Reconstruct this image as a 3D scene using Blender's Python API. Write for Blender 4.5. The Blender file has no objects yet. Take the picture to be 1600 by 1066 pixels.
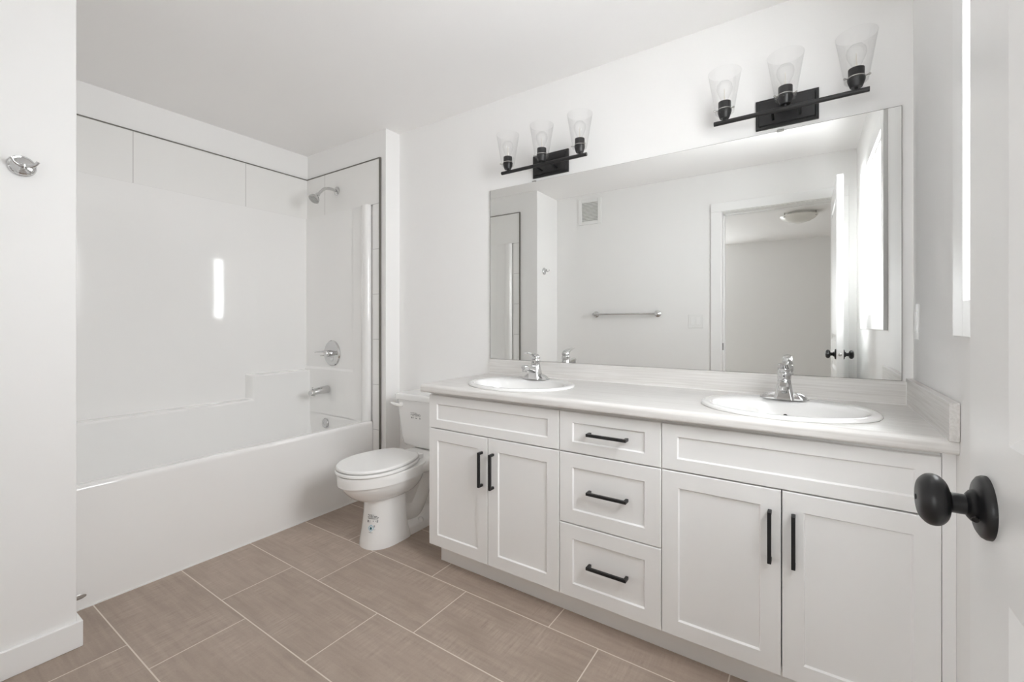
import bpy, bmesh, math, random
from mathutils import Vector, Matrix
random.seed(7)
SC = bpy.context.scene
COL = SC.collection
PI = math.pi

# ------------------------------------------------------------------ camera
cam_data = bpy.data.cameras.new('camera')
cam = bpy.data.objects.new('camera', cam_data)
COL.objects.link(cam)
cam.location = (0, 0, 1.15)
cam.rotation_euler = (PI / 2, 0, 0.589)
cam_data.sensor_width = 36
cam_data.lens = 691.0 / 1600 * 36
cam_data.shift_y = -(533 - 506.2) / 1600
cam_data.clip_start = 0.02
SC.camera = cam

# ------------------------------------------------------------------ world, lights, exposure
W = bpy.data.worlds.new('daylight')
SC.world = W
W.use_nodes = True
bg = W.node_tree.nodes['Background']
bg.inputs[0].default_value = (0.955, 0.98, 1.0, 1)
bg.inputs[1].default_value = 9.1

def portal(name, loc, rot, sx, sy):
    L = bpy.data.lights.new(name, 'AREA')
    L.shape = 'RECTANGLE'; L.size = sx; L.size_y = sy
    L.cycles.is_portal = True
    o = bpy.data.objects.new(name, L); COL.objects.link(o)
    o.location = loc; o.rotation_euler = rot
    return o
# openings to the daylight outside: bathroom window, and an unseen one added next door for fill
portal('window_daylight', (0.43, 0.98, 1.64), (0, PI / 2, 0), 0.88, 0.86)
portal('fill_window_daylight', (-1.8, -3.82, 1.45), (PI / 2, 0, 0), 0.8, 1.1)

vs = SC.view_settings
vs.view_transform = 'Standard'; vs.look = 'None'; vs.gamma = 1; vs.use_curve_mapping = False
vs.exposure = 1.17
SC.cycles.max_bounces = 20
SC.cycles.diffuse_bounces = 14
SC.cycles.glossy_bounces = 8
SC.cycles.transparent_max_bounces = 24
SC.cycles.transmission_bounces = 10
SC.cycles.sample_clamp_indirect = 8
SC.cycles.caustics_reflective = False
SC.cycles.caustics_refractive = False

# ------------------------------------------------------------------ materials
def mat(name, col, rough=0.5, metal=0.0, coat=0.0, spec=0.5, bump=0.0, bscale=40):
    m = bpy.data.materials.new(name); m.use_nodes = True
    nt = m.node_tree; b = nt.nodes['Principled BSDF']
    b.inputs['Base Color'].default_value = (*col, 1)
    b.inputs['Roughness'].default_value = rough
    b.inputs['Metallic'].default_value = metal
    b.inputs['Coat Weight'].default_value = coat
    b.inputs['Coat Roughness'].default_value = 0.05
    b.inputs['Specular IOR Level'].default_value = spec
    if bump:
        tc = nt.nodes.new('ShaderNodeTexCoord'); n = nt.nodes.new('ShaderNodeTexNoise')
        n.inputs['Scale'].default_value = bscale; n.inputs['Detail'].default_value = 2
        bp = nt.nodes.new('ShaderNodeBump'); bp.inputs['Strength'].default_value = bump
        bp.inputs['Distance'].default_value = 0.01
        nt.links.new(tc.outputs['Object'], n.inputs['Vector'])
        nt.links.new(n.outputs['Fac'], bp.inputs['Height'])
        nt.links.new(bp.outputs['Normal'], b.inputs['Normal'])
        b['x'] = 1
    return m

M = {}
M['wall'] = mat('wall_paint', (0.885, 0.88, 0.872), 0.55, bump=0.02, bscale=220)
M['ceiling'] = mat('ceiling_paint', (0.895, 0.885, 0.878), 0.8, bump=0.03, bscale=160)
M['trim'] = mat('trim_paint', (0.90, 0.90, 0.895), 0.35)
M['door'] = mat('door_paint', (0.89, 0.89, 0.885), 0.30)
M['acrylic'] = mat('white_acrylic', (0.89, 0.885, 0.875), 0.06, coat=0.3, bump=0.06, bscale=3.0)
M['porcelain'] = mat('porcelain', (0.87, 0.865, 0.855), 0.08, coat=0.5)
M['seat'] = mat('seat_plastic', (0.88, 0.875, 0.865), 0.18)
M['cabinet'] = mat('cabinet_white', (0.895, 0.892, 0.885), 0.38)
M['chrome'] = mat('chrome', (0.66, 0.66, 0.66), 0.06, metal=1)
M['nickel'] = mat('brushed_metal', (0.55, 0.54, 0.52), 0.25, metal=1)
M['black'] = mat('matte_black_metal', (0.012, 0.012, 0.013), 0.38, metal=0.0, spec=0.5)
M['dark'] = mat('dark_cavity', (0.03, 0.03, 0.03), 0.7)
M['edge'] = mat('edge_trim_metal', (0.20, 0.19, 0.17), 0.35, metal=0.6)
M['plastic'] = mat('white_plastic', (0.86, 0.86, 0.85), 0.3)
M['grille'] = mat('grille_grey', (0.40, 0.40, 0.39), 0.5)
M['opal'] = mat('opal_glass', (0.85, 0.84, 0.80), 0.25)
M['ink'] = mat('grey_ink', (0.16, 0.16, 0.16), 0.6)
M['teal'] = mat('teal_ink', (0.03, 0.17, 0.20), 0.5)
M['lightblue'] = mat('light_blue_ink', (0.35, 0.60, 0.72), 0.5)
M['label'] = mat('label_film', (0.80, 0.80, 0.79), 0.4)
M['seam'] = mat('caulk', (0.88, 0.88, 0.87), 0.4)
M['filament'] = mat('filament_support', (0.75, 0.72, 0.66), 0.3, metal=0.5)

def glassy(name, tint, refl=0.08, edge=0.35):
    m = bpy.data.materials.new(name); m.use_nodes = True
    nt = m.node_tree; nt.nodes.clear()
    out = nt.nodes.new('ShaderNodeOutputMaterial')
    tr = nt.nodes.new('ShaderNodeBsdfTransparent'); gl = nt.nodes.new('ShaderNodeBsdfGlossy')
    gl.inputs['Roughness'].default_value = 0.02
    lw = nt.nodes.new('ShaderNodeLayerWeight'); lw.inputs['Blend'].default_value = 0.35
    mx = nt.nodes.new('ShaderNodeMixShader'); mc = nt.nodes.new('ShaderNodeMix'); mc.data_type = 'RGBA'
    mc.inputs[6].default_value = (1, 1, 1, 1)
    mc.inputs[7].default_value = (tint, tint, tint, 1)
    mr = nt.nodes.new('ShaderNodeMapRange')
    mr.inputs['From Min'].default_value = 0; mr.inputs['From Max'].default_value = 1
    mr.inputs['To Min'].default_value = refl * 0.5; mr.inputs['To Max'].default_value = edge
    nt.links.new(lw.outputs['Facing'], mc.inputs[0])
    nt.links.new(mc.outputs[2], tr.inputs['Color'])
    nt.links.new(lw.outputs['Fresnel'], mr.inputs['Value'])
    nt.links.new(mr.outputs[0], mx.inputs[0])
    nt.links.new(tr.outputs[0], mx.inputs[1]); nt.links.new(gl.outputs[0], mx.inputs[2])
    nt.links.new(mx.outputs[0], out.inputs['Surface'])
    return m
M['glass'] = glassy('clear_shade_glass', 0.945, 0.015, 0.12)
M['pane'] = glassy('window_glass', 0.97, 0.05, 0.25)

def mirror_mat():
    m = mat('mirror_silver', (0.93, 0.94, 0.93), 0.0, metal=1)
    return m
M['mirror'] = mirror_mat()

def N(nt, t, **k):
    n = nt.nodes.new(t)
    for a, b in k.items(): setattr(n, a, b)
    return n
def mth(nt, op, a, b=None, c=None):
    n = nt.nodes.new('ShaderNodeMath'); n.operation = op
    for i, v in enumerate((a, b, c)):
        if v is None: continue
        if isinstance(v, (int, float)): n.inputs[i].default_value = v
        else: nt.links.new(v, n.inputs[i])
    return n.outputs[0]

def floor_mat():
    m = bpy.data.materials.new('brushed_taupe_tile'); m.use_nodes = True
    nt = m.node_tree; b = nt.nodes['Principled BSDF']
    tc = N(nt, 'ShaderNodeTexCoord'); sx = N(nt, 'ShaderNodeSeparateXYZ')
    nt.links.new(tc.outputs['Object'], sx.inputs[0])
    X, Y = sx.outputs[0], sx.outputs[1]
    a, bb, xo, yo = 0.6047, 0.3061, -1.824, 0.552
    v = mth(nt, 'DIVIDE', mth(nt, 'SUBTRACT', Y, yo), bb)
    row = mth(nt, 'FLOOR', v); fv = mth(nt, 'SUBTRACT', v, row)
    odd = mth(nt, 'ABSOLUTE', mth(nt, 'MODULO', row, 2.0))
    u = mth(nt, 'ADD', mth(nt, 'DIVIDE', mth(nt, 'SUBTRACT', X, xo), a), mth(nt, 'MULTIPLY', odd, 1 / 3))
    colm = mth(nt, 'FLOOR', u); fu = mth(nt, 'SUBTRACT', u, colm)
    du = mth(nt, 'MULTIPLY', mth(nt, 'MINIMUM', fu, mth(nt, 'SUBTRACT', 1.0, fu)), a)
    dv = mth(nt, 'MULTIPLY', mth(nt, 'MINIMUM', fv, mth(nt, 'SUBTRACT', 1.0, fv)), bb)
    d = mth(nt, 'MINIMUM', du, dv)
    grout = mth(nt, 'LESS_THAN', d, 0.0021)
    cid = N(nt, 'ShaderNodeCombineXYZ'); nt.links.new(colm, cid.inputs[0]); nt.links.new(row, cid.inputs[1])
    wn = N(nt, 'ShaderNodeTexWhiteNoise'); nt.links.new(cid.outputs[0], wn.inputs['Vector'])
    # per-tile offset position
    off = N(nt, 'ShaderNodeVectorMath', operation='SCALE'); nt.links.new(wn.outputs['Color'], off.inputs[0]); off.inputs['Scale'].default_value = 20
    add = N(nt, 'ShaderNodeVectorMath', operation='ADD'); nt.links.new(tc.outputs['Object'], add.inputs[0]); nt.links.new(off.outputs[0], add.inputs[1])
    def noise(sc, detail, rough=0.6):
        mp = N(nt, 'ShaderNodeMapping'); mp.inputs['Scale'].default_value = sc
        nt.links.new(add.outputs[0], mp.inputs[0])
        n = N(nt, 'ShaderNodeTexNoise'); n.inputs['Scale'].default_value = 1; n.inputs['Detail'].default_value = detail
        n.inputs['Roughness'].default_value = rough
        nt.links.new(mp.outputs[0], n.inputs['Vector']); return n.outputs['Fac']
    long_s = noise((4, 55, 1), 4)         # fine streaks along the tile
    cross = noise((110, 9, 1), 3)         # short brush marks across it
    patch = noise((5, 9, 1), 3)
    fine = noise((160, 160, 1), 2)
    cm = mth(nt, 'MULTIPLY', mth(nt, 'SUBTRACT', cross, 0.5), mth(nt, 'MULTIPLY', mth(nt, 'MAXIMUM', mth(nt, 'SUBTRACT', patch, 0.46), 0.0), 5.0))
    s = mth(nt, 'ADD', mth(nt, 'MULTIPLY', mth(nt, 'SUBTRACT', long_s, 0.5), 0.42), mth(nt, 'MULTIPLY', cm, 0.8))
    s = mth(nt, 'ADD', s, mth(nt, 'MULTIPLY', mth(nt, 'SUBTRACT', patch, 0.5), 0.45))
    s = mth(nt, 'ADD', s, mth(nt, 'MULTIPLY', mth(nt, 'SUBTRACT', fine, 0.5), 0.16))
    s = mth(nt, 'ADD', s, mth(nt, 'MULTIPLY', mth(nt, 'SUBTRACT', wn.outputs['Value'], 0.5), 0.10))
    s = mth(nt, 'ADD', s, 0.5)
    cr = N(nt, 'ShaderNodeValToRGB')
    e = cr.color_ramp.elements
    e[0].position = 0.15; e[0].color = (0.26, 0.20, 0.160, 1)
    e[1].position = 0.9; e[1].color = (0.52, 0.43, 0.36, 1)
    k = cr.color_ramp.elements.new(0.5); k.color = (0.40, 0.322, 0.267, 1)
    nt.links.new(s, cr.inputs[0])
    mx = N(nt, 'ShaderNodeMix', data_type='RGBA')
    mx.inputs[7].default_value = (0.72, 0.65, 0.58, 1)
    nt.links.new(grout, mx.inputs[0]); nt.links.new(cr.outputs[0], mx.inputs[6])
    nt.links.new(mx.outputs[2], b.inputs['Base Color'])
    b.inputs['Roughness'].default_value = 0.5
    bp = N(nt, 'ShaderNodeBump'); bp.inputs['Distance'].default_value = 0.002; bp.inputs['Strength'].default_value = 0.5
    h = mth(nt, 'ADD', mth(nt, 'MULTIPLY', mth(nt, 'SUBTRACT', 1.0, grout), 1.0), mth(nt, 'MULTIPLY', s, 0.25))
    nt.links.new(h, bp.inputs['Height']); nt.links.new(bp.outputs[0], b.inputs['Normal'])
    return m
M['floor'] = floor_mat()

def streak_mat(name, c0, c1, sc, rough=0.3, coords='Object'):
    m = bpy.data.materials.new(name); m.use_nodes = True
    nt = m.node_tree; b = nt.nodes['Principled BSDF']
    tc = N(nt, 'ShaderNodeTexCoord'); mp = N(nt, 'ShaderNodeMapping'); mp.inputs['Scale'].default_value = sc
    n = N(nt, 'ShaderNodeTexNoise'); n.inputs['Scale'].default_value = 1; n.inputs['Detail'].default_value = 4
    cr = N(nt, 'ShaderNodeValToRGB'); cr.color_ramp.elements[0].position = 0.3; cr.color_ramp.elements[1].position = 0.62
    cr.color_ramp.elements[0].color = (*c0, 1); cr.color_ramp.elements[1].color = (*c1, 1)
    nt.links.new(tc.outputs[coords], mp.inputs[0]); nt.links.new(mp.outputs[0], n.inputs['Vector'])
    nt.links.new(n.outputs['Fac'], cr.inputs[0]); nt.links.new(cr.outputs[0], b.inputs['Base Color'])
    b.inputs['Roughness'].default_value = rough
    return m
M['laminate'] = streak_mat('streaked_laminate', (0.67, 0.65, 0.625), (0.79, 0.775, 0.755), (5, 170, 170), 0.3)
M['laminate_side'] = streak_mat('streaked_laminate_end', (0.66, 0.64, 0.615), (0.78, 0.765, 0.745), (170, 5, 170), 0.3)

def tile_mat(name, axis, pitch, off, z0, zp, zoff=0.0, streak=(6, 6, 120)):
    # ceramic wall tile with thin grey joints drawn from the position on the wall
    m = bpy.data.materials.new(name); m.use_nodes = True
    nt = m.node_tree; b = nt.nodes['Principled BSDF']
    tc = N(nt, 'ShaderNodeTexCoord'); sx = N(nt, 'ShaderNodeSeparateXYZ')
    nt.links.new(tc.outputs['Object'], sx.inputs[0])
    P = sx.outputs[axis]; Z = sx.outputs[2]
    fu = mth(nt, 'WRAP', mth(nt, 'SUBTRACT', P, off), pitch, 0.0)
    fv = mth(nt, 'WRAP', mth(nt, 'SUBTRACT', Z, z0), zp, 0.0)
    du = mth(nt, 'MINIMUM', fu, mth(nt, 'SUBTRACT', pitch, fu))
    dv = mth(nt, 'MINIMUM', fv, mth(nt, 'SUBTRACT', zp, fv))
    g = mth(nt, 'LESS_THAN', mth(nt, 'MINIMUM', du, dv), 0.0016)
    mp = N(nt, 'ShaderNodeMapping'); mp.inputs['Scale'].default_value = streak
    n = N(nt, 'ShaderNodeTexNoise'); n.inputs['Scale'].default_value = 1
    nt.links.new(tc.outputs['Object'], mp.inputs[0]); nt.links.new(mp.outputs[0], n.inputs['Vector'])
    mx = N(nt, 'ShaderNodeMix', data_type='RGBA')
    mx.inputs[6].default_value = (0.86, 0.855, 0.84, 1); mx.inputs[7].default_value = (0.50, 0.49, 0.48, 1)
    nt.links.new(g, mx.inputs[0]); nt.links.new(mx.outputs[2], b.inputs['Base Color'])
    b.inputs['Roughness'].default_value = 0.22
    bp = N(nt, 'ShaderNodeBump'); bp.inputs['Distance'].default_value = 0.0015; bp.inputs['Strength'].default_value = 0.25
    h = mth(nt, 'ADD', mth(nt, 'MULTIPLY', n.outputs['Fac'], 0.3), mth(nt, 'SUBTRACT', 1.0, g))
    nt.links.new(h, bp.inputs['Height']); nt.links.new(bp.outputs[0], b.inputs['Normal'])
    return m
M['tile_back'] = tile_mat('wall_tile_long', 1, 0.609, 0.897, 1.953, 0.62)
M['tile_end'] = tile_mat('wall_tile_end', 0, 0.62, -2.971, 1.953, 0.62)
M['tile_strip'] = tile_mat('wall_tile_strip', 0, 5.0, 0.0, 0.141, 0.302)

# ------------------------------------------------------------------ mesh helpers
def wloc(o):
    v = Vector((0, 0, 0))
    while o is not None:
        v = v + o.location; o = o.parent
    return v

def obj(name, bm, m, parent=None, loc=None, smooth=False, bevel=0, bseg=2, sharp=35):
    """bm holds world coordinates; the object's origin is its parent's origin, or loc"""
    base = wloc(parent) if parent else Vector(loc or (0, 0, 0))
    bmesh.ops.translate(bm, verts=bm.verts, vec=-base)
    bmesh.ops.recalc_face_normals(bm, faces=bm.faces)
    me = bpy.data.meshes.new(name); bm.to_mesh(me); bm.free()
    o = bpy.data.objects.new(name, me); COL.objects.link(o)
    if parent: o.parent = parent
    else: o.location = base
    for q in (m if isinstance(m, (list, tuple)) else [m]): me.materials.append(q)
    if smooth or bevel:
        for p in me.polygons: p.use_smooth = True
        me.set_sharp_from_angle(angle=math.radians(sharp))
    if smooth and not bevel:
        md = o.modifiers.new('weighted_normals', 'WEIGHTED_NORMAL'); md.keep_sharp = True; md.weight = 50
    if bevel:
        md = o.modifiers.new('bevel', 'BEVEL'); md.width = bevel; md.segments = bseg
        md.limit_method = 'ANGLE'; md.angle_limit = math.radians(35); md.harden_normals = True
    return o

def thing(name, label, cat, loc=(0, 0, 0), group=None):
    o = bpy.data.objects.new(name, None); COL.objects.link(o)
    o.empty_display_size = 0.05
    o.location = loc; o['label'] = label; o['category'] = cat
    if group: o['group'] = group
    return o

def tag(o, label, cat, group=None):
    o['label'] = label; o['category'] = cat
    if group: o['group'] = group
    return o

def struct(o, label=None):
    o['kind'] = 'structure'
    if label: o['label'] = label
    return o

def dup(root, loc, label, extra=()):
    """copy a thing with its parts and sub-parts"""
    r = root.copy(); COL.objects.link(r); r.location = loc; r['label'] = label
    def rec(src, dst):
        for ch in list(src.children):
            c = ch.copy(); COL.objects.link(c); c.parent = dst
            rec(ch, c)
    rec(root, r)
    return r

def box(bm, x0, x1, y0, y1, z0, z1, mi=0):
    r = bmesh.ops.create_cube(bm, size=1)
    for v in r['verts']:
        v.co = Vector((x0 + (v.co.x + .5) * (x1 - x0), y0 + (v.co.y + .5) * (y1 - y0), z0 + (v.co.z + .5) * (z1 - z0)))
    if mi:
        for f in {f for v in r['verts'] for f in v.link_faces}: f.material_index = mi
    return r['verts']
def B(*boxes):
    bm = bmesh.new()
    for b in boxes: box(bm, *b)
    return bm

def frame_of(d):
    d = Vector(d).normalized()
    up = Vector((0, 0, 1)) if abs(d.z) < 0.95 else Vector((1, 0, 0))
    s = d.cross(up).normalized(); t = s.cross(d).normalized()
    return d, s, t

def lathe(bm, prof, base, axis, n=40, cap=True):
    """prof: list of (radius, distance along axis) from base"""
    d, s, t = frame_of(axis); base = Vector(base)
    rings = []
    for r, h in prof:
        c = base + d * h
        if r < 1e-6: rings.append([bm.verts.new(c)])
        else: rings.append([bm.verts.new(c + (s * math.cos(2 * PI * k / n) + t * math.sin(2 * PI * k / n)) * r) for k in range(n)])
    for a, b in zip(rings, rings[1:]):
        for k in range(n):
            q = (k + 1) % n
            if len(a) == 1 and len(b) == 1: continue
            if len(a) == 1: bm.faces.new((a[0], b[k], b[q]))
            elif len(b) == 1: bm.faces.new((a[k], b[0], a[q]))
            else: bm.faces.new((a[k], b[k], b[q], a[q]))
    if cap:
        for R in (rings[0], rings[-1]):
            if len(R) > 2: bm.faces.new(R)
    return bm

def catmull(pts, sub):
    P = [Vector(p) for p in pts]; out = []
    for i in range(len(P) - 1):
        p0 = P[max(i - 1, 0)]; p1 = P[i]; p2 = P[i + 1]; p3 = P[min(i + 2, len(P) - 1)]
        for k in range(sub):
            t = k / sub
            out.append(0.5 * ((2 * p1) + (p2 - p0) * t + (2 * p0 - 5 * p1 + 4 * p2 - p3) * t * t + (3 * p1 - p0 - 3 * p2 + p3) * t ** 3))
    out.append(P[-1]); return out

def tube(bm, pts, rad, n=16, sub=6, flat=1.0):
    """rad: number or list per control point; flat squeezes the section in its own up direction"""
    rl = rad if isinstance(rad, (list, tuple)) else [rad] * len(pts)
    P = catmull([(p[0], p[1], p[2]) for p in pts], sub)
    Rr = [v.x for v in catmull([(r, 0, 0) for r in rl], sub)]
    rings = []; ref = None
    for i, p in enumerate(P):
        d = (P[min(i + 1, len(P) - 1)] - P[max(i - 1, 0)]).normalized()
        if ref is None: _, s, t = frame_of(d)
        else:
            s = (ref - d * ref.dot(d)).normalized(); t = s.cross(d).normalized()
        ref = s
        rings.append([bm.verts.new(p + (s * math.cos(2 * PI * k / n) + t * math.sin(2 * PI * k / n) * flat) * max(Rr[i], 1e-4)) for k in range(n)])
    for a, b in zip(rings, rings[1:]):
        for k in range(n):
            q = (k + 1) % n; bm.faces.new((a[k], b[k], b[q], a[q]))
    bm.faces.new(rings[0]); bm.faces.new(rings[-1])
    return bm

def loft(bm, rings, cap0=True, cap1=True):
    R = [[bm.verts.new(p) for p in r] for r in rings]
    n = len(R[0])
    for a, b in zip(R, R[1:]):
        for k in range(n):
            q = (k + 1) % n; bm.faces.new((a[k], b[k], b[q], a[q]))
    if cap0: bm.faces.new(R[0])
    if cap1: bm.faces.new(R[-1])
    return bm

def rrect(x0, x1, y0, y1, z, r, seg=8):
    pts = []
    for cx, cy, a0 in ((x1 - r, y1 - r, 0), (x0 + r, y1 - r, PI / 2), (x0 + r, y0 + r, PI), (x1 - r, y0 + r, 3 * PI / 2)):
        for k in range(seg + 1):
            a = a0 + PI / 2 * k / seg
            pts.append(Vector((cx + r * math.cos(a), cy + r * math.sin(a), z)))
    return pts

def prism_x(bm, prof, x0, x1):
    """closed (y,z) outline swept along x"""
    return loft(bm, [[Vector((x, y, z)) for y, z in prof] for x in (x0, x1)])
def prism_y(bm, prof, y0, y1):
    return loft(bm, [[Vector((x, y, z)) for x, z in prof] for y in (y0, y1)])
def prism_z(bm, prof, z0, z1):
    return loft(bm, [[Vector((x, y, z)) for x, y in prof] for z in (z0, z1)])

# ------------------------------------------------------------------ room dimensions
XR, YV, YR, ZC = 0.31, 2.08, 0.04, 2.44        # window wall, vanity wall, rear wall, ceiling
XT = -3.21                                      # wall behind the tub
XW = -2.165                                     # wing wall face (robe hook)
YW = 0.449                                      # wing wall end, foot of the tub
YP = 1.963                                      # plumbing wall
XP = -2.312                                     # its free end
DX0, DX1, DZ = -0.595, 0.197, 2.095             # doorway
WY0, WY1, WZ0, WZ1 = 0.55, 1.41, 1.203, 2.085    # window opening

# setting
struct(obj('floor', B((-3.35, 0.45, -0.08, 2.2, -0.06, 0)), M['floor']))
struct(obj('floor_bedroom', B((-2.4, 2.0, -3.9, -0.08, -0.06, -0.001)), streak_mat('bedroom_carpet', (0.42, 0.39, 0.35), (0.5, 0.47, 0.43), (200, 200, 200), 0.9)))
struct(obj('ceiling', B((-3.35, 0.45, -0.08, 2.2, ZC, ZC + 0.06)), M['ceiling']))
struct(obj('ceiling_bedroom', B((-2.4, 2.0, -3.9, -0.08, ZC, ZC + 0.06)), M['ceiling']))
struct(obj('wall_back', B((XP, 0.45, YV, 2.2, 0, ZC)), M['wall']))
wp = struct(obj('wall_alcove_end', B((-3.35, XP, YP, 2.2, 0, ZC)), M['wall']))
wl = struct(obj('wall_left', B((-3.35, XT, YW, YP, 0, ZC)), M['wall']))
ww = struct(obj('wall_wing', B((-3.35, XW, -0.08, YW, 0, ZC)), M['wall'], bevel=0.004))
struct(obj('wall_right', B((XR, 0.45, -0.08, WY0, 0, ZC), (XR, 0.45, WY1, 2.08, 0, ZC),
                           (XR, 0.45, WY0, WY1, 0, WZ0), (XR, 0.45, WY0, WY1, WZ1, ZC)), M['wall']))
struct(obj('wall_front', B((XW, DX0 - 0.02, -0.08, YR, 0, ZC), (DX1 + 0.02, XR, -0.08, YR, 0, ZC),
                          (DX0 - 0.02, DX1 + 0.02, -0.08, YR, DZ + 0.02, ZC)), M['wall']))
# the room beyond the doorway
BX0, BX1, BZ0, BZ1 = -2.2, -1.4, 0.90, 2.00  # unseen window opening, added to send fill light through the doorway
struct(obj('wall_bedroom_far', B((-2.4, BX0, -3.9, -3.8, 0, ZC), (BX1, 2.0, -3.9, -3.8, 0, ZC),
                                 (BX0, BX1, -3.9, -3.8, 0, BZ0), (BX0, BX1, -3.9, -3.8, BZ1, ZC)), M['wall']))
struct(obj('wall_bedroom_left', B((-2.5, -2.4, -3.9, -0.08, 0, ZC)), M['wall']))
struct(obj('wall_bedroom_right', B((1.9, 2.0, -3.9, -0.08, 0, ZC)), M['wall']))
struct(obj('wall_bedroom_near', B((0.45, 2.0, -0.14, -0.08, 0, ZC), (-2.4, DX0 - 0.02, -0.14, -0.08, 0, ZC),
                                  (DX1 + 0.02, 0.45, -0.14, -0.08, 0, ZC), (DX0 - 0.02, DX1 + 0.02, -0.14, -0.08, DZ + 0.02, ZC)), M['wall']))
w2 = struct(obj('added_fill_window', B((BX0, BX0 + 0.04, -3.86, -3.82, BZ0, BZ1), (BX1 - 0.04, BX1, -3.86, -3.82, BZ0, BZ1),
                       (BX0 + 0.04, BX1 - 0.04, -3.86, -3.82, BZ0, BZ0 + 0.04), (BX0 + 0.04, BX1 - 0.04, -3.86, -3.82, BZ1 - 0.04, BZ1)), M['trim']))
obj('glass_pane', B((BX0 + 0.04, BX1 - 0.04, -3.842, -3.838, BZ0 + 0.04, BZ1 - 0.04)), M['pane'], w2)

# wall tile above and beside the tub surround, with the dark metal edge
TS = 0.010
obj('tile_band', B((XT, XT + TS, YW, YP, 1.953, 2.250)), M['tile_back'], wl)
obj('edge_strip', B((XT, XT + TS + 0.003, YW, YP, 2.250, 2.257)), M['edge'], wl)
XE = -2.366
obj('tile_band', B((XT + TS, -2.4295, YP - TS, YP, 1.953, 2.250)), M['tile_end'], wp)
obj('tile_column', B((-2.4295, XE, YP - TS, YP, 0, 2.250)), M['tile_strip'], wp)
obj('edge_strip', B((XT + TS, XE + 0.009, YP - TS - 0.003, YP, 2.250, 2.257), (XE, XE + 0.009, YP - TS - 0.003, YP, 0, 2.250)), M['edge'], wp)
obj('tile_band', B((XT + TS, -2.4295, YW, YW + TS, 1.953, 2.250)), M['tile_end'], ww)
obj('tile_column', B((-2.4295, XE, YW, YW + TS, 0, 2.250)), M['tile_strip'], ww)
obj('edge_strip', B((XT + TS, XE + 0.009, YW, YW + TS + 0.003, 2.250, 2.257), (XE, XE + 0.009, YW, YW + TS + 0.003, 0, 2.250)), M['edge'], ww)

# baseboards
BH, BT = 0.092, 0.014
def base_prof(a, s):
    # outline in plan distance from wall, height
    return [(a, 0), (a + s * BT, 0), (a + s * BT, BH - 0.004), (a + s * (BT - 0.004), BH), (a, BH)]
bm = bmesh.new()
prism_z(bm, [(XW, YR), (XW + BT, YR), (XW + BT, YW + BT), (-2.352, YW + BT), (-2.352, YW), (XW, YW)], 0, BH)
struct(obj('baseboard_wing', bm, M['trim'], bevel=0.003))
struct(obj('baseboard_front', B((XW + BT, DX0 - 0.09, YR, YR + BT, 0, BH)), M['trim'], bevel=0.003))
struct(obj('baseboard_right', B((XR - BT, XR, YR, 1.555, 0, BH)), M['trim'], bevel=0.003))
bm = bmesh.new()
prism_z(bm, [(-1.515, YV), (-1.515, YV - BT), (XP + BT, YV - BT), (XP + BT, YP - BT), (XE + 0.012, YP - BT), (XE + 0.012, YP), (XP, YP), (XP, YV)], 0, BH)
struct(obj('baseboard_back', bm, M['trim'], bevel=0.003))

# window in the right wall: casing, jamb, sash, pane
CW = 0.083
w1 = struct(obj('window_1', B((XR + 0.001, XR + 0.075, WY0, WY0 + 0.012, WZ0, WZ1), (XR + 0.001, XR + 0.075, WY1 - 0.012, WY1, WZ0, WZ1),
                       (XR + 0.001, XR + 0.075, WY0, WY1, WZ0, WZ0 + 0.012), (XR + 0.001, XR + 0.075, WY0, WY1, WZ1 - 0.012, WZ1)), M['trim']))
obj('casing', B((XR - 0.016, XR, WY0 - CW, WY0, WZ0 - CW, WZ1 + CW), (XR - 0.016, XR, WY1, WY1 + CW, WZ0 - CW, WZ1 + CW),
                (XR - 0.016, XR, WY0, WY1, WZ0 - CW, WZ0), (XR - 0.016, XR, WY0, WY1, WZ1, WZ1 + CW)), M['trim'], w1, bevel=0.002)
fx0, fx1 = XR + 0.065, XR + 0.105
obj('sash', B((fx0, fx1, WY0 + 0.002, WY0 + 0.045, WZ0, WZ1), (fx0, fx1, WY1 - 0.045, WY1 - 0.002, WZ0, WZ1),
              (fx0, fx1, WY0 + 0.045, WY1 - 0.045, WZ0 + 0.002, WZ0 + 0.045), (fx0, fx1, WY0 + 0.045, WY1 - 0.045, WZ1 - 0.045, WZ1 - 0.002)), M['plastic'], w1, bevel=0.003)
obj('glass_pane', B((XR + 0.083, XR + 0.088, WY0 + 0.045, WY1 - 0.045, WZ0 + 0.045, WZ1 - 0.045)), M['pane'], w1)

# door lining and casings
jt = struct(obj('trim_1', B((DX0 - 0.02, DX0, -0.14, YR, 0, DZ), (DX1, DX1 + 0.02, -0.14, YR, 0, DZ), (DX0 - 0.02, DX1 + 0.02, -0.14, YR, DZ, DZ + 0.02),
                            (DX0, DX0 + 0.010, -0.09, -0.05, 0, DZ), (DX0, DX1, -0.09, -0.05, DZ - 0.010, DZ)), M['trim']))
cs = 0.085
struct(obj('trim_2', B((DX0 - cs, DX0 - 0.004, YR, YR + 0.015, 0, DZ + 0.06), (DX0 - cs, 0.262, YR, YR + 0.017, DZ + 0.004, DZ + 0.06 + 0.02),
                (DX1 + 0.004, 0.262, YR, YR + 0.015, 0, DZ + 0.06)), M['trim'], bevel=0.003))
obj('strike_plate', B((DX0 + 0.0, DX0 + 0.0025, -0.03, 0.005, 0.925, 0.985)), M['black'], jt)

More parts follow.
